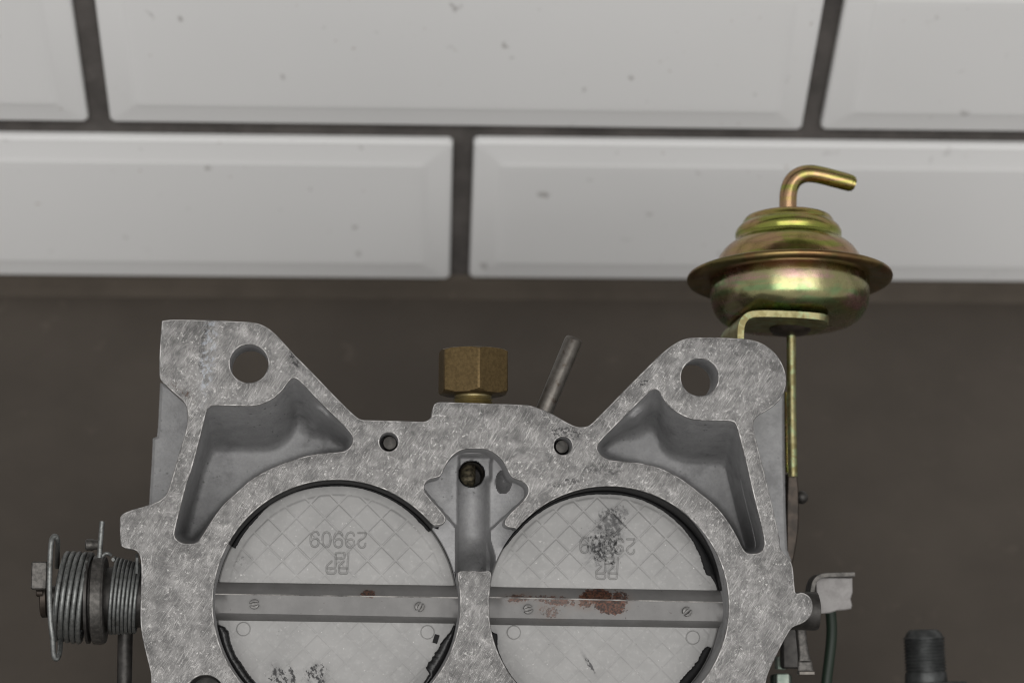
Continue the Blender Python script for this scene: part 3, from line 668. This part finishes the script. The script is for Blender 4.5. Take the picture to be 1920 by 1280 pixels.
lathe(m, c, yv, pr, 40); m.build('fitting_thread', BRASSL, nut)
m = MB(); p0, p1 = P(1013, 788, .006), P(1077, 634, .006); dr = (p1-p0).normalized(); r_t = 17.3*S
lathe(m, p0, dr, [(r_t*1.03, -.003), (r_t*1.02, 0), (r_t, .006), (r_t, (p1-p0).length-.0009), (r_t*.93, (p1-p0).length-.0003), (r_t*.82, (p1-p0).length), (r_t*.1, (p1-p0).length+.0001)], 28); m.build('steel_tube', STEEL, root)

# ---- vacuum unit: gold diaphragm can, bracket and pull rod
DV = .034; SV = S*(DFACE+DV)/DFACE*.997
def vacuum_unit():
    c = P(1480.5, 545, DV); yb = 545
    a = Vector((.012, 1, -.095)).normalized()
    h = lambda y: (yb-y)*SV/math.cos(R(9.5))
    m = MB(); up_ = [(151, 520), (147, 512), (143, 498), (136, 480), (128, 468), (116, 457), (106, 451), (101.5, 447), (101, 443), (103, 437), (103, 431), (100, 424), (95, 419), (90.5, 416), (88.5, 413), (88, 409), (84, 403), (76, 400), (60, 398.5), (30, 398), (17, 398)]
    lathe(m, c, a, [(r*SV, h(y)) for r, y in up_], 96); cap = m.build('vacuum_unit', GOLD, root, angle=50)
    m = MB(); rim = [(146, 526), (160, 527), (178, 530), (190, 530), (196, 527), (198.5, 522), (197.5, 517.5), (193, 515), (184, 516), (168, 517.5), (146, 516)]
    lathe(m, c, a, [(r*SV, h(y)) for r, y in rim], 96, caps=(False, False)); m.build('crimped_rim', GOLDR, cap, angle=50)
    m = MB(); lo = [(150, 521), (154, 528), (154, 545), (152.5, 562), (149.5, 577), (144, 589), (135, 599), (124, 606), (106, 609), (60, 609), (20, 609)]
    lathe(m, c, a, [(r*SV, h(y)) for r, y in lo], 96); m.build('lower_can', GOLDB, cap, angle=50)
    m = MB(); disc = [(40, 606), (40, 622), (34, 628), (20, 631), (12, 632)]
    lathe(m, c, a, [(r*SV, h(y)) for r, y in disc], 64); m.build('centre_boss', BROWN, cap, angle=40)
    path = [P(*q, DV) for q in ((1478, 404), (1477.5, 380), (1478.5, 362), (1483, 346), (1492, 334), (1506, 327), (1523, 326), (1545, 330), (1570, 336.5), (1590, 342), (1597, 344), (1601, 345.2), (1603.5, 346))]
    rr = [17.2]*9+[16.8, 15, 11, 5]; m = MB(); tube(m, [Vector(v) for v in catmull(path, 4)], list(np.repeat(rr, 4)[:len(path)*4-3]*SV), 20); m.build('hose_spigot', GOLD, cap, angle=50)
    # bracket strap bent over below the can
    DB = .0146
    pth = [(1389, 790), (1389, 660), (1389, 625), (1390.5, 610), (1396, 598), (1406, 590.5), (1422, 588), (1450, 588), (1500, 590), (1545, 594), (1566, 597.5)]
    pts = [P(*q, DB) for q in pth]; pts = [Vector(v) for v in catmull(pts, 4)]
    nr = []; t_ = 7.4*S
    rs = []
    for i, p in enumerate(pts):
        t = (pts[min(i+1, len(pts)-1)]-pts[max(i-1, 0)]).normalized(); n = Vector((0, 0, 1)).cross(t).normalized()
        e = min(1, (len(pts)-1-i)/5.0); dz = .020*(1-e)**2*.5
        z1 = -.030+dz*.9
        rs.append([p+n*t_*.86+zv*(0-dz), p+n*t_+zv*(-.0003-dz), p+n*t_+zv*z1, p-n*t_+zv*z1, p-n*t_+zv*(-.0003-dz), p-n*t_*.86+zv*(0-dz)])
    m = MB(); m.rings(rs, caps=(True, True)); m.build('bracket', GOLDP, root, angle=40)
    m = MB(); tube(m, [P(1483.5, 622, DV), P(1484, 760, DV), P(1486.5, 893, DV)], 9.2*S*1.055, 16); rod = m.build('pull_rod', GOLDP, root, angle=50)
    m = MB(); tube(m, [P(1474, 735, .040), P(1477, 885, .040)], 4.5*S, 10); m.build('rod_guide', GOLD, rod, angle=50)
    # dark link plate and ball pivot
    m = MB(); ol = [(1476, 888), (1494, 888), (1497, 915), (1498, 950), (1497, 990), (1493, 1020), (1488, 1046), (1484, 1060), (1474, 1060), (1474, 950)]
    l = [P(x, y, .036) for x, y in ol]; k = [Vector(v)+Vector((0, 0, -.004)) for v in l]
    n = normals2([(v.x, v.y) for v in l]); f0 = [Vector((v.x-q[0]*.0004, v.y-q[1]*.0004, v.z+.0006)) for v, q in zip(l, n)]
    m.rings([f0, l, k], caps=(True, True)); lk = m.build('link_plate', BROWN, root, angle=30)
    m = MB(); cb = P(1503, 932, .037); pr = [(13.5*S*math.sin(R(t)), -13.5*S*math.cos(R(t))) for t in range(0, 181, 15)]
    lathe(m, cb, (1, 0, 0), [(max(r, 1e-5), q) for r, q in pr], 24, caps=(False, False)); m.build('ball_pivot', DARK, lk)
vacuum_unit()

# ---- springs and levers on the left end of the shaft
DS = .010
def springs():
    def helix(x0, x1, y0, y1, r0, r1, turns, wire, mat, name, ph=0.0, lean=0.0, depth=DS, parent=root, n=26, extra=None, pre=None):
        pts = list(pre or [])
        N = int(turns*n)
        for i in range(N+1):
            t = i/N; a = ph+2*math.pi*turns*t; r = (r0+(r1-r0)*t)*S
            c = P(x0+(x1-x0)*t, y0+(y1-y0)*t, depth)
            pts.append(c+Vector((lean*math.sin(a)*S, math.sin(a)*r, math.cos(a)*r)))
        if extra: pts += extra
        m = MB(); tube(m, pts, wire*S, 10); return m.build(name, mat, parent, angle=60)
    # main barrel behind the coils
    m = MB(); lathe(m, P(75, 1115, DS), (1, 0, 0), [(16*S, 0), (18*S, 2*S), (18*S, 200*S)], 24); m.build('shaft_end', DARK, root)
    # square nut
    m = MB(); c = P(76, 1079, DS-.007); box(m, c, 15*S, 26*S, 22*S, 3*S); m.build('shaft_nut', LEVER, root)
    m = MB(); lathe(m, P(68, 1110, DS-.005), (1, 0, 0), [(6*S, 0), (8*S, 2*S), (8*S, 12*S)], 16); m.build('nut_tag', BROWN, root)
    m = MB(); lathe(m, P(78, 1118, DS), (1, 0, 0), [(36*S, 0), (39*S, 2*S), (39*S, 11*S), (37*S, 13*S)], 40); m.build('washer', BROWN, root)
    big = helix(110, 166, 1117, 1121, 81, 82, 5.15, 5.1, SPRING, 'torsion_spring', ph=R(150), lean=7)
    # long wire loop in front of the big coil
    lp = [P(*q) for q in ((107, 1062, DS+.004), (107.5, 1035, DS-.003), (108, 1014, DS-.011), (104, 1005, DS-.0125), (98.5, 1008, DS-.013), (95.5, 1022, DS-.0135), (93.5, 1060, DS-.0135), (92.5, 1110, DS-.0135), (94.5, 1160, DS-.0135), (99, 1200, DS-.0128), (100, 1222, DS-.012), (103, 1233, DS-.0115), (108, 1233, DS-.011), (112, 1220, DS-.009), (113, 1200, DS-.004))]
    m = MB(); tube(m, [Vector(v) for v in catmull(lp, 5)], 5.0*S, 10); m.build('spring_end_loop', SPRING, big, angle=60)
    m = MB(); lathe(m, P(163, 1120, DS), (1, 0, 0), [(60*S, -50*S), (60*S, 0), (74*S, 0), (86*S, 2*S), (86*S, 7*S), (72*S, 9*S), (70*S, 20*S)], 48); m.build('spring_drum', DARK, root, angle=30)
    # rim lever plate
    m = MB(); ol = [(.0, 79), (9, 77), (10.5, 30), (9.5, -10), (12, -60), (9, -84), (-9, -86), (-8, -40)]
    c = P(187, 1124, DS)
    lathe(m, c, (1, .01, 0), [(80*S, -12*S), (83*S, -10*S), (84*S, 0), (83*S, 8*S), (80*S, 12*S), (60*S, 13*S)], 44); m.build('lever_disc', LEVER, root, angle=25)
    m = MB(); tube(m, [P(*q) for q in ((186.5, 1045, DS-.010), (188, 1020, DS-.010), (191.5, 977, DS-.010))], 5.0*S, 10); m.build('spring_tang', SPRING, root, angle=50)
    m = MB(); lathe(m, P(160, 1020.5, DS-.004), (1, 0, 0), [(8*S, 0), (10.8*S, 2.5*S), (10.8*S, 15*S), (9.5*S, 17*S), (9.5*S, 28*S)], 24); m.build('stop_screw', LEVER, root, angle=40)
    pre = [P(*q) for q in ((190, 1044, DS-.0095), (196, 1038, DS-.0098), (202, 1037, DS-.0100), (208, 1040, DS-.0092))]
    helix(209, 261, 1116, 1121, 71, 63, 7.1, 3.5, SPRING, 'torsion_spring', ph=R(70), lean=4)
    m = MB(); tube(m, [Vector(v) for v in catmull(pre, 5)], 3.4*S, 10); m.build('spring_hook', SPRING, root, angle=60)
    m = MB(); lathe(m, P(196, 1120, DS), (1, 0, 0), [(55*S, 0), (58*S, 10*S), (55*S, 75*S)], 32); m.build('spring_sleeve', DARK, root)
    m = MB(); tube(m, [P(256.5, 1074, DS-.0075), P(257, 1045, DS-.009), P(256, 1040, DS-.007)], 3.0*S, 8); m.build('spring_tang', SPRING, root)
    m = MB(); tube(m, [P(235, 1178, .017), P(234, 1240, .017), P(232, 1330, .017), P(232, 1420, .017)], 14.0*S*1.02, 20); m.build('linkage_rod', DARK, root, angle=50)
springs()

# ---- levers, bracket tab, hose and stud on the right
def right_side():
    m = MB(); lathe(m, P(1478, 1145, .010), (1, 0, 0), [(33*S, 0), (36*S, 3*S), (37*S, 48*S), (36*S, 56*S), (30*S, 58*S)], 40); m.build('shaft_collar', DARK, root, angle=35)
    # bent tab: a face plate with a folded upper edge
    m = MB(); DT = .026
    pts = [(1603, 1076, 0), (1560, 1077, 0), (1543, 1078.5, 0), (1533, 1083, 0), (1526, 1094, 0), (1522, 1120, 0), (1520, 1150, 0)]
    rs = []
    q = [P(x, y, DT) for x, y, _ in pts]; q = [Vector(v) for v in catmull(q, 4)]
    for i, p in enumerate(q):
        t = (q[min(i+1, len(q)-1)]-q[max(i-1, 0)]).normalized(); n = Vector((0, 0, 1)).cross(t).normalized(); h = 4.6*S
        rs.append([p+n*h*.8, p+n*h+zv*-.0004, p+n*h+zv*-.007, p-n*h+zv*-.007, p-n*h+zv*-.0004, p-n*h*.8])
    m.rings(rs, caps=(True, True)); tab = m.build('bracket_tab', LEVER, root, angle=40)
    m = MB(); ol = [(1528, 1082), (1598, 1082), (1599, 1110), (1595, 1122), (1598, 1134), (1596, 1141), (1585, 1143), (1570, 1144), (1555, 1149), (1534, 1150)]
    l = [P(x, y, DT+.004) for x, y in ol]; n = normals2([(v.x, v.y) for v in l]); f0 = [Vector((v.x-q_[0]*.0003, v.y-q_[1]*.0003, v.z+.0003)) for v, q_ in zip(l, n)]
    k = [v+Vector((0, 0, -.0016)) for v in l]
    m.rings([f0, l, k], caps=(True, True)); m.build('tab_plate', TABM, tab, angle=30)
    # flattened lever
    m = MB(); sec = [((1500, 1168), 10.5, 9), ((1503, 1200), 10.2, 9), ((1507, 1228), 11.5, 8), ((1508.5, 1238), 13.5, 7), ((1509, 1241), 14.3, 4), ((1510, 1252), 15.2, 3), ((1510.5, 1258), 15.8, 3)]
    rs = []
    for (x, y), hw, hd in sec:
        p = P(x, y, .019)
        rs.append([p+Vector((hw*S*math.copysign(abs(math.cos(a))**.6, math.cos(a)), 0, hd*S*math.copysign(abs(math.sin(a))**.6, math.sin(a)))) for a in [R(j*15) for j in range(24)]])
    m.rings(rs, caps=(True, True)); lv = m.build('flat_lever', LEVER, root, angle=30)
    m = MB(); box(m, P(1511, 1261, .0185), 15.8*S, 3.6*S, .0016, 1.2*S); m.build('lever_lip', STEEL, lv)
    m = MB(); tube(m, [Vector(v) for v in catmull([P(*q) for q in ((1556, 1138, .040), (1559, 1165, .041), (1559, 1195, .042), (1555, 1235, .043), (1550, 1275, .044), (1545, 1330, .045), (1535, 1420, .046))], 5)], 11.0*S, 16); m.build('rubber_hose', HOSE, root, angle=50)
    m = MB(); box(m, P(1463, 1242, .040), 9*S, 13*S, .002, 2*S); lk = m.build('link_clip', PALE, root)
    m = MB(); box(m, P(1466, 1278, .040), 13*S, 17*S, .002, 2*S); m.build('clip_tail', PALE, lk)
    m = MB(); box(m, P(1465, 1320, .043), 20*S, 60*S, .002, 3*S); m.build('clip_plate', HOSE, lk)
    # lower dark lever behind the lug
    m = MB(); box(m, P(1480, 1215, .034), 17*S, 40*S, .002, 4*S); m.build('dark_lever', DARK, root)
    # threaded stud on its hexagon shoulder
    DD = .058; K = S*(DFACE+DD)/DFACE; c = P(1735, 1245, DD); m = MB(); pr = [(20*K, 66*K), (27*K, 64.5*K), (33*K, 59*K), (36*K, 52*K)]
    y = 50
    while y > -12:
        pr += [(39.5*K, y*K), (39.5*K, (y-1.2)*K), (35.6*K, (y-3.4)*K), (35.6*K, (y-4.4)*K)]; y -= 6.4
    pr += [(38*K, -14*K), (39.5*K, -20*K), (40*K, -34*K)]
    lathe(m, c, (-.03, 1, 0), list(reversed(pr)), 48); st = m.build('threaded_stud', STUD, root, angle=30)
    m = MB(); lathe(m, c+Vector((14*K, 0, 0)), (-.03, 1, 0), [(60*K, -75*K), (66*K, -70*K), (66*K, -38*K), (62*K, -33*K)], 6); m.build('hex_shoulder', STUD, st, angle=30)
    m = MB(); tube(m, [P(1745, 1325, DD), P(1660, 1390, DD), P(1420, 1390, DD-.006)], 40*K, 16); m.build('stud_arm', CAST, st)
STUD = mat_metal('blackened_stud_steel', (.05, .053, .053), (.09, .094, .094), .45, .6, 300)
right_side()
